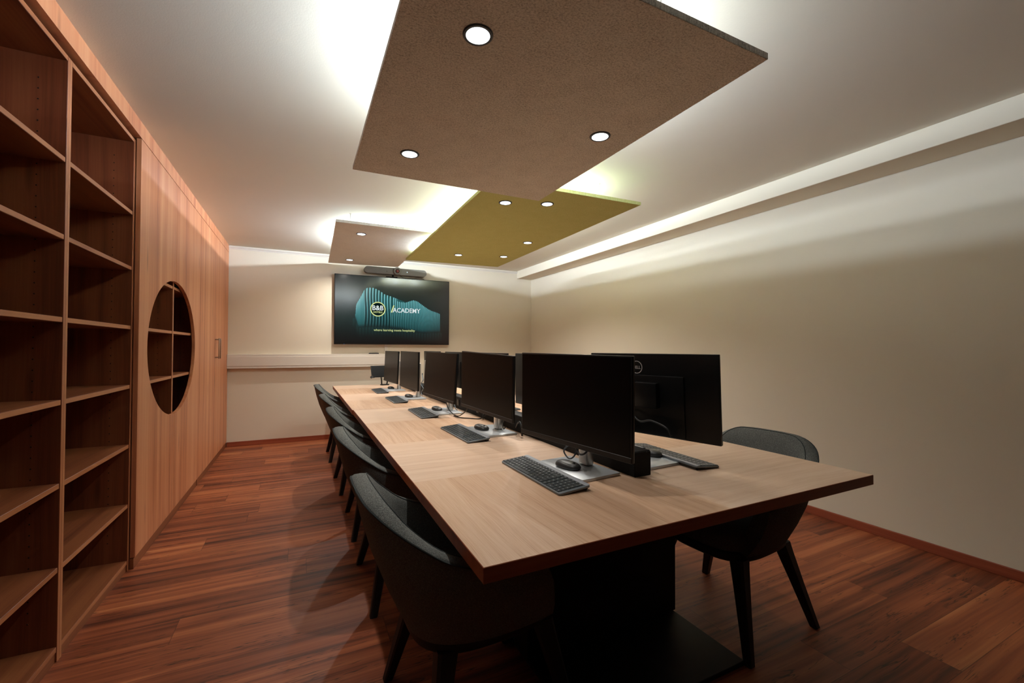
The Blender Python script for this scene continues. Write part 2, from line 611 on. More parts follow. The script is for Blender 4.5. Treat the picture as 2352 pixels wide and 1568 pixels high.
def bookcase(y0, y1, label):
    t = thing('bookcase', label, 'bookcase', (0, 0, 0), group='open bookcases along the left wall')
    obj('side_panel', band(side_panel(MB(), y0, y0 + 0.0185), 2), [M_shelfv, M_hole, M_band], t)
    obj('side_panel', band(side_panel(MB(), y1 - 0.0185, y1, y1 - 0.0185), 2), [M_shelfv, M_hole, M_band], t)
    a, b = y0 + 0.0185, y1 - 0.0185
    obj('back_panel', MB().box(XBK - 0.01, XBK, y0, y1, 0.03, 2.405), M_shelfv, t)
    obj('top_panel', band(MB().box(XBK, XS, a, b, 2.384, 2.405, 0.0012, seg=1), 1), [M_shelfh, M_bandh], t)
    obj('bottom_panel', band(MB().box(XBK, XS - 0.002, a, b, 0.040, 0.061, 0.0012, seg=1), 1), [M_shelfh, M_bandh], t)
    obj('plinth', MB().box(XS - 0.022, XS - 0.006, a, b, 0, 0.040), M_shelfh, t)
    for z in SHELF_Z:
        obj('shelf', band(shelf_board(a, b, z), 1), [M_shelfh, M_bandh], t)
    return t


bookcase(0.814, 1.576, 'alder bookcase at the left picture border, nearest the camera')
bookcase(1.576, 2.338, 'alder bookcase of empty shelves second from the round-hole doors')
bookcase(2.338, 3.098, 'alder bookcase of empty shelves right beside the doors with the round hole')

# cupboard with the big elliptical hole in its pair of doors
HC, HA, HB_ = (3.894, 1.235), 0.638, 0.4775
D0, D1, D2, D3, D4 = 3.101, 3.889, 4.712, 5.545, 6.364
DZ0, DZ1 = 0.064, 2.418


def hole_door(y0, y1, side):
    """door leaf with half of the ellipse cut from its meeting edge; side = +1: the hole opens at the y1 edge"""
    mb = MB()
    n = 40
    arc = []
    for i in range(n + 1):
        a = -PI / 2 + PI * i / n
        yy = HC[0] - side * HA * math.cos(a)
        arc.append((yy, HC[1] + HB_ * math.sin(a)))
    e = y1 if side > 0 else y0
    o = y0 if side > 0 else y1
    arc = [(min(yy, e) if side > 0 else max(yy, e), zz) for yy, zz in arc]
    poly = [(o, DZ0), (e, DZ0)] + arc + [(e, DZ1), (o, DZ1)]
    out = []
    for p in poly:
        if not out or (abs(p[0] - out[-1][0]) + abs(p[1] - out[-1][1])) > 1e-5:
            out.append(p)
    mb.prism(out, 'x', XL - 0.022, XL)
    return mb


t = thing('cupboard', 'alder cupboard with a large round hole through its two doors', 'cupboard')
obj('side_panel', band(side_panel(MB(), D0 - 0.002, D0 + 0.0165), 2), [M_shelfv, M_hole, M_band], t)
obj('divider_panel', band(side_panel(MB(), 3.930, 3.960, 3.930), 2), [M_shelfv, M_hole, M_band], t)
obj('side_panel', band(side_panel(MB(), D2 - 0.0185, D2, D2 - 0.0185), 2), [M_shelfv, M_hole, M_band], t)
obj('back_panel', MB().box(XBK - 0.01, XBK, D0, D2, 0.03, 2.405), M_shelfv, t)
obj('top_panel', band(MB().box(XBK, XS, D0 + 0.0165, D2 - 0.0185, 2.384, 2.405), 1), [M_shelfh, M_bandh], t)
obj('plinth', MB().box(XL - 0.024, XL - 0.006, D0, 4.69, 0, 0.060), M_shelfh, t)
for z in SHELF_Z + [0.061]:
    obj('shelf', band(shelf_board(D0 + 0.0165, 3.930, z), 1), [M_shelfh, M_bandh], t)
    obj('shelf', band(shelf_board(3.960, D2 - 0.0185, z), 1), [M_shelfh, M_bandh], t)
obj('door', hole_door(D0, D1 - 0.001, 1), M_door, t)
obj('door', hole_door(D1 + 0.001, D2 - 0.0015, -1), M_door, t)


def handle(ya):
    mb = MB()
    mb.box(XL + 0.030, XL + 0.040, ya - 0.006, ya + 0.006, 1.115, 1.335, 0.002)
    for z in (1.130, 1.320):
        mb.box(XL, XL + 0.032, ya - 0.005, ya + 0.005, z - 0.005, z + 0.005, 0.001)
    return mb


t = thing('wardrobe_cupboard', 'tall plain two-door alder cupboard with steel bar handles in the far left corner', 'cupboard')
obj('body', MB().box(XBK, XS, D2 + 0.001, D4, 0.061, 2.405), M_shelfv, t)
obj('plinth', MB().box(XL - 0.024, XL - 0.006, D2 + 0.002, D4, 0, 0.060), M_shelfh, t)
d = obj('door', MB().box(XL - 0.022, XL, D2 + 0.0015, D3 - 0.001, DZ0, DZ1, 0.001, seg=1), M_door, t)
obj('handle', handle(D3 - 0.045), M_steel, d, smooth=35)
d = obj('door', MB().box(XL - 0.022, XL, D3 + 0.001, D4, DZ0, DZ1, 0.001, seg=1), M_door, t)
obj('handle', handle(D3 + 0.050), M_steel, d, smooth=35)


# ------------------------------------------------------------------ felt ceiling panels with their lamps
def area_disc(name, loc, power, size, col, key, parent=None):
    l = bpy.data.lights.new(name, 'AREA')
    l.shape = 'DISK'
    l.size = size
    l.energy = power
    l.color = col
    l.spread = R(DOWN_SPREAD[key])
    o = bpy.data.objects.new(name, l)
    C.objects.link(o)
    o.location = loc
    if parent is not None:
        o.parent = parent
    return o


def ceiling_panel(name, label, corners, z, felt, lamps, hooks, upk, inset=0.40, bar_h=0.08, th=0.024, key='near', edge_bar=0):
    """corners: near-left, near-right, far-right, far-left of the underside"""
    cx = sum(c[0] for c in corners) / 4
    cy = sum(c[1] for c in corners) / 4
    t = thing(name, label, 'ceiling panel', (cx, cy, z), group='felt panels hung below the ceiling')
    loc = [(x - cx, y - cy) for x, y in corners]
    obj('felt_board', MB().prism(loc, 'z', 0, th, bev=0.002), felt, t)
    # light bars lying on top
    def lerp(u, v):
        a = [loc[0][i] * (1 - u) + loc[1][i] * u for i in (0, 1)]
        b = [loc[3][i] * (1 - u) + loc[2][i] * u for i in (0, 1)]
        return Vector((a[0] * (1 - v) + b[0] * v, a[1] * (1 - v) + b[1] * v, th + bar_h))
    W = (Vector(loc[1]) - Vector(loc[0])).length
    L = (Vector(loc[3]) - Vector(loc[0])).length
    iu, iv = min(0.5, inset / W), (inset + 0.1) / L
    ml = emit(name + '_light_bar', UP_COL, upk)
    bars = [(lerp(w, iv), lerp(w, 1 - iv), ml) for w in sorted({iu, 1 - iu})]
    if edge_bar:
        d = Vector((0, 0, bar_h - 0.018))
        bars.append((lerp(0.10, 0.66) - d, lerp(0.10, 0.90) - d, emit(name + '_edge_bar', UP_COL, edge_bar)))
    for p, q, ml in bars:
        bar = obj('light_bar', MB().cyl(p, q, 0.011, n=10), ml, t, smooth=40)
        for k in (0.08, 0.92):
            s = p.lerp(q, k)
            obj('clip', MB().box(s.x - 0.01, s.x + 0.01, s.y - 0.01, s.y + 0.01, th, s.z - 0.011), M_white, bar)
    l = bpy.data.lights.new('uplight', 'AREA')
    l.shape = 'RECTANGLE'
    l.size, l.size_y = W - 0.5, L - 0.5
    l.energy = UP_POWER[key]
    l.color = UP_COL
    o = bpy.data.objects.new('uplight', l)
    C.objects.link(o)
    o.parent = t
    o.location = (0, 0, th + 0.02)
    o.rotation_euler = (PI, 0, 0)
    for (x, y) in hooks:
        hx, hy = x - cx, y - cy
        c = obj('suspension_cord', MB().cyl((hx, hy, th), (hx, hy, ZC - z - 0.05), 0.0012, n=6), M_cord, t)
        h = MB()
        h.cyl((hx, hy, ZC - z - 0.004), (hx, hy, ZC - z), 0.009, n=12)
        h.cyl((hx, hy, ZC - z - 0.05), (hx, hy, ZC - z - 0.003), 0.0035, n=8)
        obj('ceiling_hook', h, M_cord, c, smooth=40)
    for (x, y) in lamps:
        lx, ly = x - cx, y - cy
        d = obj('downlight', MB().lathe([(0.0385, -0.0015), (0.0385, -0.004), (0.046, -0.0045), (0.049, -0.0015), (0.049, 0.0), (0.0385, 0.0)], 40), M_bezel, t, (lx, ly, 0), smooth=40)
        obj('lamp_glass', MB().cyl((0, 0, -0.0035), (0, 0, -0.001), 0.0385, n=40), M_lamp, d)
        k = lamps[(x, y)]
        area_disc('downlight_light', (lx, ly, -0.008), DOWN_POWER[key] * k, 0.030, DOWN_COL, key, t)
    return t


ceiling_panel('felt_panel', 'large brown felt ceiling panel nearest the camera with round downlights', [(0.249, 0.937), (1.440, 0.937), (1.440, 2.540), (0.249, 2.555)], 2.24,
              M_feltbrown, {(0.497, 1.272): 0.72, (0.492, 2.216): 1.35, (1.256, 1.631): 0.25}, [(1.162, 1.156), (0.49, 1.156), (0.49, 2.33), (1.162, 2.33)], UP_STRENGTH['near'], key='near')
ceiling_panel('felt_panel', 'olive green felt ceiling panel over the table beside the right-hand beam', [(1.076, 2.480), (2.247, 2.432), (2.298, 5.137), (1.124, 5.234)], 2.30,
              M_feltgreen, {(1.3254, 2.829): 0.75, (1.6126, 2.717): 0.75, (1.597, 4.6655): 1.2, (2.0966, 4.5165): 1.7, (2.0333, 3.8086): 1.3}, [(2.056, 2.681), (1.36, 2.70), (1.40, 4.98), (2.11, 4.93)], UP_STRENGTH['green'], key='green', edge_bar=UP_EDGE)
ceiling_panel('felt_panel', 'small grey felt ceiling panel in front of the wall screen', [(0.268, 4.152), (1.175, 4.13), (1.204, 6.114), (0.310, 6.223)], 2.368,
              M_feltgrey, {(0.523, 4.488): 1.0, (0.545, 5.880): 1.0}, [(0.406, 4.336), (0.957, 4.31), (0.45, 5.98), (1.0, 5.95)], UP_STRENGTH['far'], inset=0.5, bar_h=0.055, key='far')


# ------------------------------------------------------------------ tables
def table(label, x0, y0, x1, y1, bl, par, ped_y, ped_span):
    t = thing('table', label, 'table', (x0, y0, 0))
    W, L = x1 - x0, y1 - y0
    mt = make_tabletop('table_veneer', bl, par)
    mb = MB().box(0, W, 0, L, TT - 0.038, TT, 0.0015, seg=1)
    mb.bm.normal_update()
    for f in mb.bm.faces:
        f.material_index = 0 if f.normal.z > 0.9 else 1
    obj('table_top', mb, [mt, M_tedge], t)
    a, b = ped_span[0] - x0, ped_span[1] - x0
    py = ped_y - y0
    obj('pedestal', MB().box(a, b, py - 0.06, py + 0.06, 0.018, TT - 0.05, 0.004), M_tablemetal, t)
    obj('foot_plate', MB().box(a + 0.01, b - 0.012, py - 0.42, py + 0.42, 0, 0.018, 0.003), M_tablemetal, t)
    mb = MB().prism([(a - 0.09, TT - 0.04), (a - 0.09, TT - 0.05), (a, TT - 0.14), (b, TT - 0.14), (b + 0.09, TT - 0.05), (b + 0.09, TT - 0.04)], 'y', py - 0.045, py + 0.045)
    obj('bracket', mb, M_tablemetal, t)
    return t


TJ = 3.584
table('near half of the long veneered conference table, with the corner closest to the camera', 0.369, 0.896, 2.011, TJ - 0.001, 0.672, 0, 1.55, (0.80, 1.586))
table('far half of the long veneered conference table, ending below the wall screen', 0.362, TJ, 2.004, 5.931, 0.62, 0, 4.95, (0.80, 1.586))

# power channel along the table middle
t = thing('cable_channel', 'long black power channel box running down the middle of the table', 'cable box', (1.18, 1.268, TT))
CL = 4.30
obj('body', MB().box(-0.041, 0.041, 0, CL, 0, 0.094, 0.003), M_blackm, t)
obj('lid', MB().box(-0.039, 0.039, 0.004, CL - 0.004, 0.0935, 0.0965, 0.001, seg=1), M_black, t)
for k in range(10):
    y = 0.32 + k * 0.43
    for s in (-1, 1):
        mb = MB()
        mb.box(-0.024, 0.024, -0.0035, 0.0035, -0.024, 0.024, 0.002)
        mb.lathe([(0.017, -0.0036), (0.017, -0.0042), (0.0195, -0.0042), (0.0195, -0.0036)], 20, M=Matrix.Rotation(R(90), 4, 'X') @ Matrix.Translation((0, 0, 0.0075)))
        obj('power_socket', mb, M_black, t, (s * 0.0425, y, 0.05), (0, 0, R(90)), smooth=40)


# ------------------------------------------------------------------ chairs
def catmull(P, n):
    out = []
    for i in range(len(P) - 1):
        p0, p1, p2, p3 = P[max(i - 1, 0)], P[i], P[i + 1], P[min(i + 2, len(P) - 1)]
        for k in range(n):
            u = k / n
            out.append(tuple(0.5 * ((2 * b) + (-a + c) * u + (2 * a - 5 * b + 4 * c - d) * u * u + (-a + 3 * b - 3 * c + d) * u ** 3) for a, b, c, d in zip(p0, p1, p2, p3)))
    out.append(tuple(P[-1]))
    return out


def chair_shell():
    # half of the outer rim from the back centre to the arm front: x, y, z of the rim, then x, y of the shell's foot
    half = [(-0.402, 0.000, 0.818, -0.255, 0.000), (-0.400, 0.085, 0.817, -0.252, 0.070), (-0.390, 0.165, 0.808, -0.235, 0.130),
            (-0.350, 0.232, 0.775, -0.195, 0.180), (-0.280, 0.272, 0.722, -0.130, 0.212), (-0.190, 0.288, 0.664, -0.055, 0.226),
            (-0.080, 0.292, 0.626, 0.030, 0.228), (0.030, 0.286, 0.604, 0.110, 0.222), (0.120, 0.272, 0.585, 0.180, 0.210)]
    full = [(x, -y, z, a, -b) for x, y, z, a, b in half[:0:-1]] + half
    P = catmull(full, 4)
    zb = 0.385
    th = 0.058
    rows, rim_o, rim_i = [], [], []
    n = len(P)
    for i, (x, y, z, a, b) in enumerate(P):
        q0, q1 = P[max(i - 1, 0)], P[min(i + 1, n - 1)]
        tx, ty = q1[0] - q0[0], q1[1] - q0[1]
        l = math.hypot(tx, ty)
        nx, ny = -ty / l, tx / l                       # to the inside of the shell
        if nx * (0.0 - x) + ny * (0.0 - y) < 0:
            nx, ny = -nx, -ny
        ring = []
        top = Vector((x, y, z))
        foot = Vector((a, b, zb))
        for s in (0.0, 0.25, 0.5, 0.75, 0.93):          # outer face, bulging slightly
            p = foot.lerp(top, s)
            bul = 0.020 * math.sin(PI * s)
            p -= Vector((nx, ny, 0)) * bul
            ring.append(p)
        rim_o.append(Vector((x - nx * 0.001, y - ny * 0.001, z - 0.006)))
        for (u, w) in ((0.002, -0.004), (0.008, 0.001), (th * 0.5, 0.004), (th - 0.010, 0.003), (th - 0.002, -0.005)):
            ring.append(Vector((x + nx * u, y + ny * u, z + w)))
        rim_i.append(Vector((x + nx * (th - 0.009), y + ny * (th - 0.009), z + 0.003)))
        for s in (0.85, 0.55, 0.25, 0.0):               # inner face
            p = foot.lerp(top, s)
            bul = 0.018 * math.sin(PI * s)
            p += Vector((nx, ny, 0)) * (th - bul * 0.4)
            if s < 0.3:
                p.z = max(p.z, 0.40)
            ring.append(p)
        rows.append(ring)
    mb = MB()
    V = mb.grid(rows, 0, close_v=True)
    mb.bm.faces.new(V[0][::-1])
    mb.bm.faces.new(V[-1])
    return mb, rim_o, rim_i


def seat_shape(mb, z0, z1, sx0, sx1, hw, rnd=0.012, n=48, e=3.2, cx=0.0):
    prof = [(1 - 0.06, z0), (1.0, z0 + rnd), (1.0, z1 - rnd * 1.6), (0.975, z1 - rnd * 0.5), (0.90, z1), (0.5, z1 + 0.006), (0.02, z1 + 0.008)]
    rows = []
    mx, hx = (sx0 + sx1) / 2, (sx1 - sx0) / 2
    for k in range(n):
        a = 2 * PI * k / n
        ca, sa = math.cos(a), math.sin(a)
        rr = (abs(ca) ** e + abs(sa) ** e) ** (-1 / e)
        rows.append([Vector((mx + hx * rr * ca * s, hw * rr * sa * s, z)) for s, z in prof])
    V = mb.grid(rows, 0, close_u=True)
    mb.bm.faces.new([r[0] for r in V])
    mb.bm.faces.new([r[-1] for r in V])
    return mb


def make_chair(label, group):
    t = thing('armchair', label, 'chair', group=group)
    sm, ro, ri = chair_shell()
    s = obj('backrest', sm, M_fabric, t, smooth=50)
    obj('piping', MB().tube(ro, 0.0032, 6).tube(ri, 0.0018, 6), M_piping, s, smooth=60)
    obj('seat_cushion', seat_shape(MB(), 0.392, 0.468, -0.215, 0.25, 0.215, 0.016), M_fabric, t, smooth=50)
    obj('seat_base', seat_shape(MB(), 0.345, 0.395, -0.245, 0.235, 0.212, 0.012), M_leg, t, smooth=50)
    for sx, sy in ((-1, -1), (-1, 1), (1, -1), (1, 1)):
        p1 = Vector((sx * (0.165 if sx < 0 else 0.16), sy * 0.165, 0.362))
        p0 = Vector((sx * 0.243, sy * (0.27 if sx < 0 else 0.255), 0))
        mb = MB()
        rows = []
        for f_, h in ((0.0, 0.0165), (0.5, 0.0228), (0.88, 0.0290), (1.0, 0.032)):
            c = p0.lerp(p1, f_)
            rows.append([c + Vector((h * a, h * b, 0)) for a, b in ((-1, -0.7), (-0.7, -1), (0.7, -1), (1, -0.7), (1, 0.7), (0.7, 1), (-0.7, 1), (-1, 0.7))])
        V = mb.grid(rows, 0, close_v=True)
        mb.bm.faces.new(V[0][::-1])
        mb.bm.faces.new(V[-1])
        obj('leg', mb, M_leg, t, smooth=30)
    return t


CH = 'upholstered armchairs around the conference table'
chair0 = make_chair('grey fabric armchair at the near left of the table, closest to the camera', CH)
chair0.location = (0.552, 1.405, 0)
chair0.rotation_euler = (0, 0, R(1.5))
for (x, y, rz, lab) in ((0.553, 2.350, 0.0, 'second grey armchair from the camera on the left side of the table'),
                        (0.560, 3.205, -1.0, 'middle one of the five grey armchairs on the left side of the table'),
                        (0.548, 4.170, 1.0, 'fourth grey armchair from the camera on the left side of the table'),
                        (0.532, 5.315, 0.0, 'farthest grey armchair on the left side of the table, nearest the back wall'),
                        (1.808, 1.398, 180.0 + 5.0, 'dark armchair pushed in on the right side of the table')):
    c = copy_tree(chair0)
    c.location = (x, y, 0)
    c.rotation_euler = (0, 0, R(rz))
    c['label'] = lab


# ------------------------------------------------------------------ monitors
MW, MH = 0.610, 0.357


def rear_logo_mesh():
    mb = MB()
    mb.lathe([(0.0255, 0.0), (0.0255, 0.001), (0.0285, 0.001), (0.0285, 0.0)], 48)
    me = fit_text('DELL', 0.040, bold=0.02)
    mb.add_mesh(me, Matrix.Translation((0, -0.0068, 0.0008)))
    return make_mesh('rear_logo', mb, M_logo)


def monitor_meshes():
    d = {}
    # local frame of the head: screen faces -x, width along y, centre at 0
    mb = MB().box(0, 0.016, -MW / 2, MW / 2, -MH / 2, MH / 2, 0.003)
    d['housing'] = make_mesh('housing', mb, M_rear, 35)
    mb = MB().box(-0.0012, 0.001, -MW / 2 + 0.006, MW / 2 - 0.006, -MH / 2 + 0.020, MH / 2 - 0.006)
    d['screen'] = make_mesh('screen', mb, M_scr)
    mb = MB().box(-0.0025, 0.001, -MW / 2 + 0.001, MW / 2 - 0.001, -MH / 2 + 0.001, -MH / 2 + 0.020, 0.001, seg=1)
    d['bezel'] = make_mesh('bezel', mb, M_black)
    mb = MB().box(0.012, 0.024, -0.165, 0.165, -MH / 2 + 0.004, 0.085, 0.005)
    mb.box(0.022, 0.050, -0.055, 0.055, -0.055, 0.055, 0.004)
    d['rear_cover'] = make_mesh('rear_cover', mb, M_rear, 35)
    d['rear_logo'] = rear_logo_mesh()
    # stand: column at the origin
    mb = MB().box(-0.018, 0.020, -0.030, 0.030, 0.0, 0.33, 0.010, seg=3)
    d['stand_column'] = make_mesh('stand_column', mb, M_silver, 40)
    mb = MB().box(-0.150, 0.042, -0.152, 0.152, -0.012, 0.0, 0.003)
    d['base_plate'] = make_mesh('base_plate', mb, [M_plate, M_blackm], 35)
    return d


MON = monitor_meshes()


def monitor(label, col, base_rz, head, yaw_, tilt, roll_, side, group='monitors back to back along the table', logo_off=0.0, plate_off=0.0):
    """col: column foot; head: centre of the screen; yaw_ etc. in degrees; side +1 faces -x (left), -1 faces +x"""
    t = thing('monitor', label, 'monitor', (col[0], col[1], TT), group=group)
    rz = R(base_rz) + (0 if side > 0 else PI)
    link('base_plate', MON['base_plate'], t, (0 if side > 0 else -0.03, plate_off, 0.012), (0, 0, rz))
    link('stand_column', MON['stand_column'], t, (0, 0, 0.012), (0, 0, rz))
    H = Matrix.Rotation(R(yaw_) + (0 if side > 0 else PI), 4, 'Z') @ Matrix.Rotation(R(tilt), 4, 'Y') @ Matrix.Rotation(R(roll_), 4, 'X')
    e = H.to_euler()
    hl = (head[0] - col[0], head[1] - col[1], head[2] - TT)
    h = link('housing', MON['housing'], t, hl, e)
    for k in ('screen', 'bezel', 'rear_cover'):
        link(k, MON[k], h)
    link('rear_logo', MON['rear_logo'], h, (0.0162, logo_off, 0.118), (R(90), 0, R(90)))
    return t


# tilt > 0 leans the top away from the viewer
L_MON = [((1.055, 1.462), (0.931, 1.404, 1.039), 9.2, -0.4, 0.5, 'black monitor in the left row closest to the camera'),
         ((1.050, 2.330), (0.966, 2.340, 1.031), 6.8, -0.8, 2.1, 'second monitor from the camera in the left row'),
         ((1.030, 3.190), (0.939, 3.184, 1.027), 5.8, 3.5, 1.1, 'middle monitor of the left row, black cables looped in front of its stand'),
         ((1.025, 4.180), (0.931, 4.180, 1.025), 3.4, 0.7, 0.5, 'fourth monitor from the camera in the left row'),
         ((1.015, 5.050), (0.922, 5.055, 1.022), 3.4, 2.4, 0.2, 'farthest monitor of the left row, beside the tablet on its stand')]
for col, head, yw, tl, rl, lab in L_MON:
    monitor(lab, col, yw * 0.6, head, yw, tl, rl, 1)
R_MON = [((1.330, 1.545), (1.384, 1.440, 1.040), 16.0, 3.6, 0.0, 'black monitor seen from behind at the near right, silver round emblem on its back'),
         ((1.330, 2.440), (1.415, 2.470, 1.024), 3.0, 0.5, 0.0, 'second monitor from the camera in the right row, mostly hidden'),
         ((1.330, 3.260), (1.415, 3.270, 1.022), 2.0, 1.0, 0.0, 'middle monitor of the right row, hidden behind the left row'),
         ((1.330, 4.160), (1.415, 4.170, 1.020), 2.0, 1.0, 0.0, 'fourth monitor from the camera in the right row, showing through a gap'),
         ((1.330, 5.040), (1.415, 5.050, 1.020), 2.0, 1.0, 0.0, 'farthest monitor of the right row')]
for i, (col, head, yw, tl, rl, lab) in enumerate(R_MON):
    monitor(lab, col, yw * 0.25, head, yw, tl, rl, -1, logo_off=-0.054 if i == 0 else 0.0, plate_off=-0.075 if i == 0 else 0.0)


# ------------------------------------------------------------------ keyboards and mice
KL, KD = 0.462, 0.128
U = KL / 21.35
KROWS = [
    [(1, t_) for t_ in ('Esc', 'F1', 'F2', 'F3', 'F4', 'F5', 'F6', 'F7', 'F8', 'F9', 'F10', 'F11', 'F12', 'Dr', 'Ro')] + [(0.25, None), (1, 'Pa'), (0.25, None), (1, 'x'), (1, '='), (1, 'M'), (1, 'C')],
    [(1, '^')] + [(1, c) for c in '1234567890ß'] + [(1, '´'), (2, '<-'), (0.25, None), (1, 'En'), (0.25, None), (1, 'Nu'), (1, '/'), (1, '*'), (1, '-')],
    [(1.5, 'Tab')] + [(1, c) for c in 'QWERTZUIOPÜ'] + [(1, '+'), (1.5, 'Ret'), (0.25, None), (1, 'Po'), (0.25, None), (1, '7'), (1, '8'), (1, '9'), (1, '+')],
    [(1.75, 'Caps')] + [(1, c) for c in 'ASDFGHJKLÖÄ'] + [(2.25, '#'), (0.25, None), (1, 'Bi'), (0.25, None), (1, '4'), (1, '5'), (1, '6'), (1, 'o')],
    [(1.25, 'Sh'), (1, '<')] + [(1, c) for c in 'YXCVBNM,.-'] + [(2.75, 'Sh'), (0.25, None), (1, 'Bi'), (0.25, None), (1, '1'), (1, '2'), (1, '3'), (1, 'En')],
    [(1.25, 'Strg'), (1, 'Fn'), (1, 'W'), (1.25, 'Alt'), (6, ''), (1.25, 'Gr'), (1.25, 'Fn'), (1, 'St'), (1, 'v'), (0.25, None), (1, '>'), (0.25, None), (2, '0'), (1, ','), (1, 'E')],
]
_glyph = {}


def glyph(s):
    if s not in _glyph:
        _glyph[s] = text_mesh(s, 0.0068 if len(s) == 1 else 0.0046, bold=0.02)
    return _glyph[s]


def key_list():
    out = []
    rowh = [0.0115] + [0.0182] * 5
    xb = KD / 2 - 0.0205                       # back edge of the key field
    for r_, row in enumerate(KROWS):
        x1 = xb - sum(rowh[:r_])
        x0 = x1 - rowh[r_]
        y = KL / 2 - U * 0.18
        for w, s in row:
            if s is not None:
                out.append(((x0 + x1) / 2, y - w * U / 2, rowh[r_] - 0.0022, w * U - 0.0024, s))
            y -= w * U
    return out


def key_mb(mb, cx, cy, dx, dy, s, M=None, printed=True):
    z0, z1 = 0.0, 0.0030
    a, b = dx / 2, dy / 2
    i = 0.0008
    lo = [(-a, -b, z0), (a, -b, z0), (a, b, z0), (-a, b, z0)]
    mi = [(-a, -b, z1 - i), (a, -b, z1 - i), (a, b, z1 - i), (-a, b, z1 - i)]
    hi = [(-a + i, -b + i, z1), (a - i, -b + i, z1), (a - i, b - i, z1), (-a + i, b - i, z1)]
    T = Matrix.Translation((cx, cy, 0))
    V = [[mb.bm.verts.new(T @ Vector(p)) for p in ring] for ring in (lo, mi, hi)]
    for A, B in ((V[0], V[1]), (V[1], V[2])):
        for k in range(4):
            mb.bm.faces.new((A[k], A[(k + 1) % 4], B[(k + 1) % 4], B[k]))
    mb.bm.faces.new(V[2])
    if printed and s:
        g = glyph(s)
        G = Matrix.Translation((cx - 0.002, cy, z1 + 0.00015)) @ Matrix.Rotation(R(-90), 4, 'Z')
        mb.add_mesh(g, G, 1)
    return mb


KEYS = key_list()
KEY_ME = []
for (cx, cy, dx, dy, s) in KEYS:
    KEY_ME.append(((cx, cy), make_mesh('key', key_mb(MB(), 0, 0, dx, dy, s), [M_key, M_keyprint])))
mb = MB()
for (cx, cy, dx, dy, s) in KEYS:
    key_mb(mb, cx, cy, dx, dy, s, printed=False)
KEYCAPS_ME = make_mesh('keycaps', mb, M_key)
TILT = R(-5.2)


def rounded_rect(x0, x1, y0, y1, r_, n=5):
    pts = []
    for (cx, cy, a0) in ((x1 - r_, y1 - r_, 0), (x0 + r_, y1 - r_, 90), (x0 + r_, y0 + r_, 180), (x1 - r_, y0 + r_, 270)):
        for k in range(n + 1):
            a = R(a0 + 90 * k / n)
            pts.append((cx + r_ * math.cos(a), cy + r_ * math.sin(a)))
    return pts


mb = MB().prism(rounded_rect(-KD / 2, KD / 2, -KL / 2, KL / 2, 0.010), 'z', -0.0060, 0.0, bev=0.001)
KB_CASE = make_mesh('case', mb, M_kbody, 40)
mb = MB().prism(rounded_rect(KD / 2 - 0.0195, KD / 2 - 0.0005, -KL / 2 + 0.0005, KL / 2 - 0.0005, 0.0085), 'z', -0.004, 0.0026, bev=0.001)
KB_BAR = make_mesh('back_bar', mb, M_kbar, 40)
mb = MB().cyl((KD / 2 - 0.013, -KL / 2 + 0.012, -0.009), (KD / 2 - 0.013, KL / 2 - 0.012, -0.009), 0.0085, n=16)
KB_FOOT = make_mesh('battery_tube', mb, M_kunder, 40)


def keyboard(label, x, y, rz, full):
    t = thing('keyboard', label, 'keyboard', (x, y, TT), R(rz), 'wireless keyboards on the table')
    zf = 0.0185
    rot = (0, TILT, 0)
    case = link('case', KB_CASE, t, (0, 0, zf - 0.005), rot)
    link('back_bar', KB_BAR, t, (0, 0, zf - 0.005), rot)
    link('battery_tube', KB_FOOT, case)
    if full:
        for (cx, cy), me in KEY_ME:
            z = zf - 0.005 - math.sin(TILT) * cx
            link('key', me, t, (cx * math.cos(TILT), cy, z), rot)
    else:
        link('keycaps', KEYCAPS_ME, t, (0, 0, zf - 0.005), rot)
    return t


for (x, y, rz, full, lab) in ((0.834, 1.447, 0.0, True, 'dark keyboard on the near left table corner below the closest monitor'),
                              (0.828, 2.315, 1.0, True, 'second keyboard from the camera on the left side of the table'),
                              (0.812, 3.170, -1.0, True, 'middle keyboard of the left row, in front of the looped cables'),
                              (0.795, 4.070, 0.0, False, 'fourth keyboard from the camera on the left side of the table'),
                              (0.790, 4.965, -1.0, False, 'farthest keyboard on the left side of the table'),
                              (1.499, 1.455, 177.5, True, 'keyboard under the near right monitor, seen from its back edge'),
                              (1.500, 2.430, 180.0, False, 'keyboard on the right side, showing in the gap left of the closest monitor'),
                              (1.500, 3.260, 180.0, False, 'keyboard on the right side behind the second monitor of the left row')):
    keyboard(lab, x, y, rz, full)


def mouse_mesh(z_lo, z_hi, seam=False):
    mb = MB()
    prof = [(0.90, 0.0), (1.0, 0.006), (1.02, 0.012), (0.97, 0.019), (0.86, 0.0255), (0.66, 0.0305), (0.40, 0.0335), (0.02, 0.0345)]
    rows = []
    n = 40
    for k in range(n):
        a = 2 * PI * k / n
        e = 2.6
        rr = (abs(math.cos(a)) ** e + abs(math.sin(a)) ** e) ** (-1 / e)
        row = []
        for s, z in prof:
            X = 0.056 * rr * math.cos(a) * s
            Y = 0.031 * rr * math.sin(a) * s * (1 + 0.06 * math.cos(a))
            row.append(Vector((X, Y, z * 0.80 * (1 - 0.12 * math.cos(a) * s))))
        rows.append(row)
    V = mb.grid(rows, 0, close_u=True)
    mb.bm.faces.new([r_[0] for r_ in V])
    mb.bm.faces.new([r_[-1] for r_ in V])
    return make_mesh('shell', mb, M_mouse, 60)


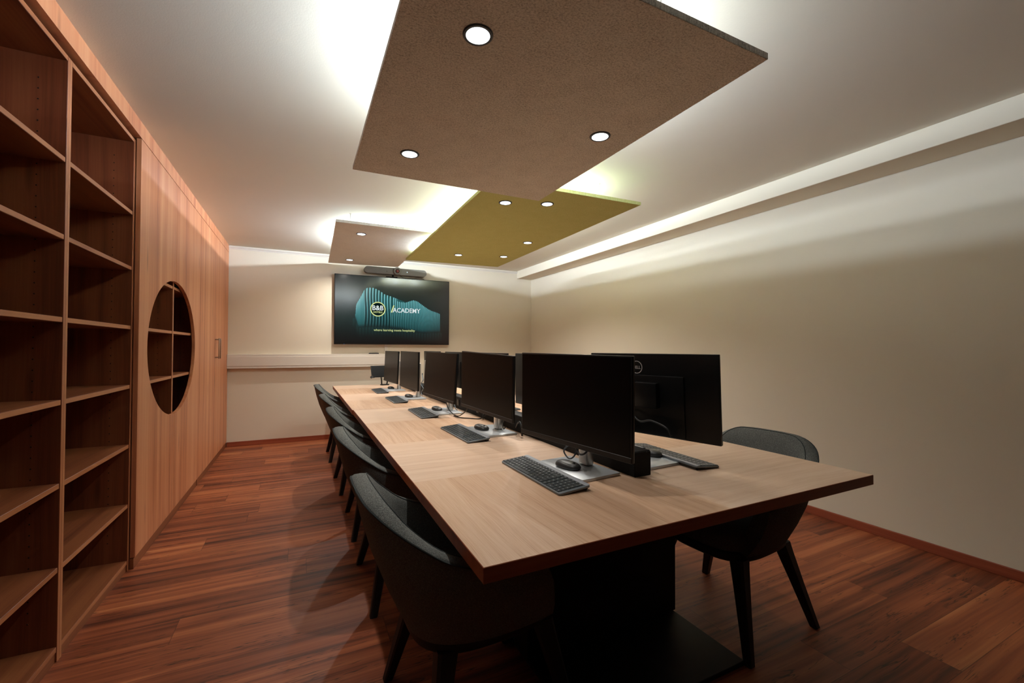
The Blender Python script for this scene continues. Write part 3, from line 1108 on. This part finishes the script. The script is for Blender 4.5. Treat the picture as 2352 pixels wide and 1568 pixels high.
MOUSE_ME = mouse_mesh(0, 1)
mb = MB().cyl((0.030, -0.0035, 0.0212), (0.030, 0.0035, 0.0212), 0.0058, n=20)
WHEEL_ME = make_mesh('scroll_wheel', mb, M_blackm, 40)
for (x, y, rz, lab) in ((0.962, 1.455, -72, 'black mouse lying on the base plate of the closest left monitor'),
                        (0.955, 2.360, -78, 'mouse on the base plate of the second monitor in the left row'),
                        (0.938, 3.232, -80, 'mouse between the looped cables and the middle keyboard of the left row'),
                        (0.938, 4.195, -80, 'mouse on the base plate of the fourth monitor in the left row'),
                        (0.936, 5.110, -80, 'mouse beside the farthest keyboard of the left row'),
                        (1.410, 1.470, 100, 'mouse half hidden behind the channel end, by the near right keyboard'),
                        (1.420, 2.560, 80, 'mouse on the right side of the table, in the gap left of the closest monitor')):
    t = thing('computer_mouse', lab, 'mouse', (x, y, TT + 0.0125), R(rz), 'mice beside the monitors')
    s = link('shell', MOUSE_ME, t)
    link('scroll_wheel', WHEEL_ME, t)


# ------------------------------------------------------------------ loose cables
def cable(name, label, pts, r_=0.0032, mat=None, group='black cables around the monitor stands'):
    pl = catmull(pts, 8)
    return tag(obj(name, MB().tube(pl, r_, 8), mat or M_cable, smooth=60), label, 'cable', group)


cable('video_cable', 'dark cable loop standing left of the stand of the closest left monitor',
      [(1.045, 1.500, 0.870), (1.020, 1.518, 0.838), (1.015, 1.545, 0.824), (1.010, 1.558, 0.802), (1.010, 1.540, 0.785), (1.010, 1.515, 0.779), (1.012, 1.490, 0.792), (1.018, 1.478, 0.815), (1.030, 1.474, 0.850), (1.05, 1.470, 0.885)], 0.0033, M_cableblue)
cable('video_cable', 'black cable sagging in front of the stand column of the closest left monitor',
      [(1.045, 1.505, 0.885), (1.020, 1.480, 0.840), (1.012, 1.455, 0.818), (1.012, 1.430, 0.815), (1.018, 1.405, 0.832), (1.045, 1.385, 0.880)], 0.004)
cable('power_cable', 'black cable hanging in a loop between the second and middle left monitors',
      [(1.000, 3.212, 0.882), (0.990, 3.146, 0.814), (0.985, 3.024, 0.771), (0.985, 2.877, 0.764), (0.990, 2.775, 0.796), (1.000, 2.726, 0.834), (1.010, 2.771, 0.869), (1.030, 2.870, 0.885)], 0.0036)
cable('power_cable', 'black cable running along the tabletop from the looped cables to the channel',
      [(0.983, 2.955, 0.7545), (1.000, 2.860, 0.7545), (1.050, 2.800, 0.7545), (1.100, 2.755, 0.7545), (1.1345, 2.720, 0.775)], 0.0036)
cable('network_cable', 'blue grey cable standing behind the middle left monitor stand',
      [(1.070, 3.230, 0.880), (1.070, 3.221, 0.834), (1.060, 3.170, 0.801), (1.056, 3.133, 0.780), (1.062, 3.110, 0.768)], 0.0028, M_cableblue)
cable('usb_cable', 'short black cable hooked on the base plate of the second left monitor',
      [(1.085, 2.300, 0.850), (1.072, 2.288, 0.809), (1.060, 2.285, 0.789), (1.055, 2.263, 0.772), (1.060, 2.250, 0.785)], 0.003)
cable('usb_cable', 'thick black cable curling out of the channel left of the closest monitor',
      [(1.135, 2.262, 0.775), (1.110, 2.194, 0.811), (1.095, 2.140, 0.828), (1.090, 2.107, 0.806), (1.095, 2.110, 0.757)], 0.0052)
cable('usb_cable', 'thin black cable dropping from the channel below the second left monitor',
      [(1.135, 2.750, 0.808), (1.112, 2.715, 0.790), (1.108, 2.708, 0.757)], 0.003)
cable('video_cable', 'tangled blue grey cable in the gap between the middle and fourth left monitors',
      [(1.110, 4.352, 0.980), (1.110, 4.352, 0.957), (1.090, 4.240, 0.919), (1.100, 4.360, 0.870), (1.090, 4.230, 0.835), (1.100, 4.343, 0.790), (1.095, 4.30, 0.758)], 0.0042, M_cableblue)
cable('video_cable', 'cables across the back of the near right monitor, blue sheen',
      [(1.310, 1.56, 0.93), (1.318, 1.50, 0.955), (1.322, 1.44, 0.925), (1.330, 1.38, 0.935), (1.345, 1.31, 0.915), (1.350, 1.29, 0.885)], 0.0042)

# ------------------------------------------------------------------ tablet at the table end
t = thing('tablet_stand', 'small black tablet stand on the far table end', 'stand', (0.985, 5.815, TT))
obj('base', MB().prism(rounded_rect(-0.055, 0.055, -0.045, 0.045, 0.02), 'z', 0, 0.010, bev=0.002), M_black, t, smooth=40)
obj('arm', MB().tube(catmull([(-0.035, 0.02, 0.008), (-0.040, 0.0, 0.06), (-0.05, -0.025, 0.115), (-0.045, -0.02, 0.15)], 6), 0.009, 10), M_black, t, smooth=60)
obj('arm', MB().tube(catmull([(0.030, 0.02, 0.008), (0.038, 0.03, 0.05), (0.015, 0.015, 0.10), (-0.02, -0.012, 0.145)], 6), 0.009, 10), M_black, t, smooth=60)
TB = Matrix.Rotation(R(14), 4, 'Z') @ Matrix.Rotation(R(-18), 4, 'X')
t = thing('tablet', 'black tablet held up by the stand at the far table end', 'tablet', (0.925, 5.775, TT + 0.175))
t.rotation_euler = TB.to_euler()
obj('body', MB().box(-0.125, 0.125, -0.005, 0.005, -0.072, 0.085, 0.004), M_black, t, smooth=40)
obj('screen', MB().box(-0.117, 0.117, -0.0060, -0.0045, -0.064, 0.077), M_scr, t)
obj('clamp', MB().cyl((-0.128, 0.006, -0.066), (-0.128, -0.022, -0.066), 0.016, n=20).box(-0.13, -0.085, 0.004, 0.010, -0.075, -0.055, 0.002), M_black, t, smooth=40)

# ------------------------------------------------------------------ wall screen
TX0, TX1, TZ0, TZ1, TY = 0.393, 2.010, 1.283, 2.245, 6.290


def picture(u, v):
    """colour (linear rgb) of the welcome picture at u (0 left .. 1 right), v (0 bottom .. 1 top)"""
    X = TX0 + u * (TX1 - TX0)
    Z = TZ0 + v * (TZ1 - TZ0)
    def itp(tab, q):
        if q <= tab[0][0]:
            return tab[0][1]
        for (a, b), (c, d_) in zip(tab, tab[1:]):
            if q <= c:
                return b + (d_ - b) * (q - a) / (c - a)
        return tab[-1][1]
    gl = itp([(0, 0.75), (0.35, 1.0), (0.8, 0.7), (1.0, 0.35)], u) * itp([(0, 0.12), (0.12, 0.35), (0.35, 0.95), (0.7, 1.0), (1, 0.7)], v)
    bg = [0.004 + 0.002 * u, 0.013 * gl + 0.002, 0.0125 * gl + 0.002]
    top1 = [(0.655, 1.66), (0.672, 1.84), (0.72, 1.93), (0.785, 2.065), (0.845, 2.085), (0.90, 2.082), (0.955, 2.062), (1.00, 2.035), (1.05, 2.000), (1.10, 1.985), (1.16, 1.968), (1.358, 1.897)]
    top2 = [(1.235, 1.905), (1.29, 1.893), (1.358, 1.892), (1.41, 1.915), (1.47, 1.932), (1.53, 1.918), (1.60, 1.868), (1.68, 1.815), (1.74, 1.785), (1.80, 1.768), (1.872, 1.745), (1.878, 1.70)]
    bot1 = [(0.655, 1.64), (0.70, 1.505), (0.80, 1.515), (1.10, 1.515), (1.30, 1.49), (1.45, 1.46), (1.60, 1.44), (1.878, 1.45)]
    c = bg
    zb = itp(bot1, X)
    t1 = itp(top1, X) if 0.655 < X < 1.358 else 0
    t2 = itp(top2, X) if 1.235 < X < 1.878 else 0
    zt = max(t1, t2)
    if 0.655 < X < 1.878 and zb < Z < zt:
        h = (Z - zb) / (zt - zb)
        wob = 0.010 * math.sin((Z - 1.5) * 11 + X * 3)
        if X < 1.16:
            ph = (X + wob * 0.6 - 0.815) / 0.0405
            k = abs(ph - round(ph))
            fin = max(0.0, 1 - k / 0.24) if X > 0.775 else 0.25 + 0.25 * math.sin(X * 320)
            base = 0.20 if X > 0.775 else 0.62
        else:
            p = 0.0285 - (X - 1.16) * 0.0165
            ph = math.log(max(1e-4, p / 0.0285)) / -0.0165
            ph = ph + wob * 26
            k = abs(ph - round(ph))
            fin = max(0.0, 1 - k / 0.30)
            base = 0.30
            if t2 and Z > t2:
                fin, base = 0.0, 0.30
        if X < 1.16 and t1 and X > 1.0 and Z < 1.99 - (X - 1.0) * 0.35 and 1.79 < Z:
            base += 0.12
        bright = (0.10 + 0.90 * max(0.0, h) ** 0.9)
        teal = (0.006, 0.16, 0.17)
        pale = (0.20, 0.50, 0.53)
        m = min(1.0, base + fin)
        mm = max(0.0, fin) * (0.25 + 0.75 * h)
        sh = 0.12 + 0.88 * bright
        if X > 1.6:
            sh *= 1 - 0.45 * (X - 1.6) / 0.28
        c = [(teal[i] * m * (1 - mm) + pale[i] * mm) * sh + bg[i] * 0.4 for i in range(3)]
        edge = min(1.0, (Z - zb) / 0.05)
        c = [bg[i] * (1 - edge) + c[i] * edge for i in range(3)]
    elif 0.62 < X < 1.9 and Z <= zb and Z > zb - 0.14:
        q = 1 - (zb - Z) / 0.14
        c = [bg[i] + (0.001, 0.014, 0.0135)[i] * q * (0.6 + 0.4 * math.sin(X * 150)) for i in range(3)]
    return c


def make_picture():
    NX, NZ = 420, 180
    bm = bmesh.new()
    lay = bm.verts.layers.float_color.new('picture')
    V = []
    for j in range(NZ + 1):
        row = []
        for i in range(NX + 1):
            u, v = i / NX, j / NZ
            w = bm.verts.new((TX0 + 0.008 + u * (TX1 - TX0 - 0.016), TY - 0.0006, TZ0 + 0.016 + v * (TZ1 - TZ0 - 0.024)))
            w[lay] = (*picture(u, v), 1)
            row.append(w)
        V.append(row)
    for j in range(NZ):
        for i in range(NX):
            bm.faces.new((V[j][i], V[j][i + 1], V[j + 1][i + 1], V[j + 1][i]))
    me = bpy.data.meshes.new('screen')
    bm.to_mesh(me)
    bm.free()
    m, nt, b = new_mat('screen_picture')
    N = NT(nt)
    a = N.n('ShaderNodeAttribute', attribute_name='picture').outputs['Color']
    b.inputs['Base Color'].default_value = (0.004, 0.004, 0.004, 1)
    b.inputs['Roughness'].default_value = 0.17
    b.inputs['Specular IOR Level'].default_value = 0.8
    N.link(a, b.inputs['Emission Color'])
    b.inputs['Emission Strength'].default_value = 1.45
    me.materials.append(m)
    return me


t = thing('television', 'large wall-mounted screen showing a teal welcome picture on the back wall', 'television', (0, 0, 0))
obj('housing', MB().box(TX0, TX1, TY, TY + 0.035, TZ0, TZ1, 0.004), M_black, t, smooth=35)
scr = link('screen', make_picture(), t)
obj('wall_mount', MB().box(0.85, 1.55, TY + 0.035, YB, 1.55, 1.98), M_blackm, t)
cx, cz = 0.965, 1.782
ms = MB()
FT = Matrix.Rotation(R(90), 4, 'X')


def on_screen(me, x, z, lift):
    return Matrix.Translation((x, TY - lift, z)) @ FT


obj('logo_disc', MB().cyl((cx, TY - 0.0016, cz), (cx, TY - 0.0010, cz), 0.094, n=64), M_dark_px, scr)
obj('logo_ring', MB().lathe([(0.090, 0.0), (0.090, 0.0008), (0.104, 0.0008), (0.104, 0.0)], 64, M=Matrix.Translation((cx, TY - 0.0012, cz)) @ FT), M_lime_px, scr)
ms = MB()
ms.add_mesh(fit_text('B&B', 0.152, 0.066, bold=0.022), on_screen(None, cx, cz - 0.014, 0.0024))
ms.add_mesh(fit_text('ACADEMY', 0.400, 0.064, bold=0.016), on_screen(None, 1.368, 1.747, 0.0024))
obj('lettering', ms, M_white_px, scr)
ms = MB()
ms.add_mesh(fit_text('HOTELS', 0.122, 0.025, bold=0.018), on_screen(None, cx, cz - 0.054, 0.0024))
ms.add_mesh(fit_text('where learning meets hospitality', 0.580, bold=0.006), on_screen(None, 1.200, 1.474, 0.0024))
ms.prism([(1.142, 1.742), (1.160, 1.742), (1.194, 1.846), (1.177, 1.846)], 'y', TY - 0.0030, TY - 0.0022)
obj('lettering', ms, M_lime_px, scr)
obj('status_light', MB().cyl((0.52, TY - 0.002, TZ0 + 0.006), (0.52, TY, TZ0 + 0.006), 0.004, n=12), emit('blue_led', (0.05, 0.3, 0.9), 1.0), t)

# camera bar above it
t = thing('video_bar', 'long grey conference camera bar on top of the wall screen', 'video camera', (1.21, 6.285, 2.328))


def capsule(mb, x0, x1, r_, depth, n=20):
    pts = []
    for k in range(n + 1):
        a = PI / 2 + PI * k / n
        pts.append((x0 + r_ + r_ * math.cos(a), r_ * math.sin(a)))
    for k in range(n + 1):
        a = -PI / 2 + PI * k / n
        pts.append((x1 - r_ + r_ * math.cos(a), r_ * math.sin(a)))
    mb.prism(pts, 'y', -depth / 2, depth / 2, bev=0.012)
    return mb


obj('body', capsule(MB(), -0.438, 0.437, 0.047, 0.085), M_grey, t, smooth=40)
ring = MB().lathe([(0.0, 0.070), (0.030, 0.070), (0.033, 0.078), (0.050, 0.078), (0.056, 0.070), (0.056, 0.0), (0.0, 0.0)], 40, M=Matrix.Translation((0.006, 0.0, 0.0)) @ FT)
c = obj('camera_housing', ring, M_grey, t, smooth=40)
obj('lens', MB().lathe([(0.0, 0.083), (0.016, 0.080), (0.0285, 0.0715)], 32, M=Matrix.Translation((0.006, 0, 0)) @ FT), M_lens, c, smooth=60)
obj('lens_iris', MB().lathe([(0.006, 0.0840), (0.013, 0.0828), (0.017, 0.0810)], 24, M=Matrix.Translation((0.006, 0, 0)) @ FT), M_chipred, c, smooth=60)
obj('status_light', MB().cyl((0.152, -0.0435, 0.0), (0.152, -0.0425, 0.0), 0.007, n=16), M_led, t)
obj('microphone', MB().cyl((-0.135, -0.0435, -0.008), (-0.135, -0.0425, -0.008), 0.005, n=12), M_blackm, t)
obj('bracket', MB().box(-0.14, 0.02, -0.03, 0.05, -0.083, -0.076, 0.001, seg=1).box(-0.05, -0.03, 0.0, 0.03, -0.078, -0.03), M_blackm, t)
cable('camera_cable', 'thin cable curling from the camera bar down behind the wall screen',
      [(1.26, 6.305, 2.285), (1.30, 6.30, 2.262), (1.34, 6.315, 2.252), (1.46, 6.320, 2.252), (1.52, 6.315, 2.268), (1.58, 6.325, 2.268), (1.63, 6.335, 2.255), (1.64, 6.345, 2.225)], 0.003, None, None)

# white trunking below
t = thing('cable_trunking', 'wide white cable trunking along the back wall below the screen', 'trunking', (0, YB, 1.06))
obj('body', MB().box(XL, 1.32, -0.062, 0, -0.088, 0.090, 0.003), M_white, t)
obj('cover', MB().box(XL, 1.318, -0.066, -0.060, -0.060, 0.062, 0.003), M_white, t)
t = tag(obj('cable_duct', MB().box(1.072, 1.112, YB - 0.022, YB, 1.15, 1.30, 0.002), M_white), 'narrow white upright duct between trunking and wall screen', 'cable duct')
t = thing('remote_control', 'flat black remote control lying on the white trunking', 'remote control', (0.92, YB - 0.034, 1.150))
obj('body', MB().box(-0.068, 0.068, -0.020, 0.020, 0.0, 0.014, 0.004), M_black, t, smooth=40)
mb = MB()
for i in range(7):
    for j in range(3):
        mb.box(-0.055 + i * 0.016, -0.046 + i * 0.016, -0.012 + j * 0.009, -0.006 + j * 0.009, 0.0138, 0.0155)
obj('buttons', mb, M_kbody, t)
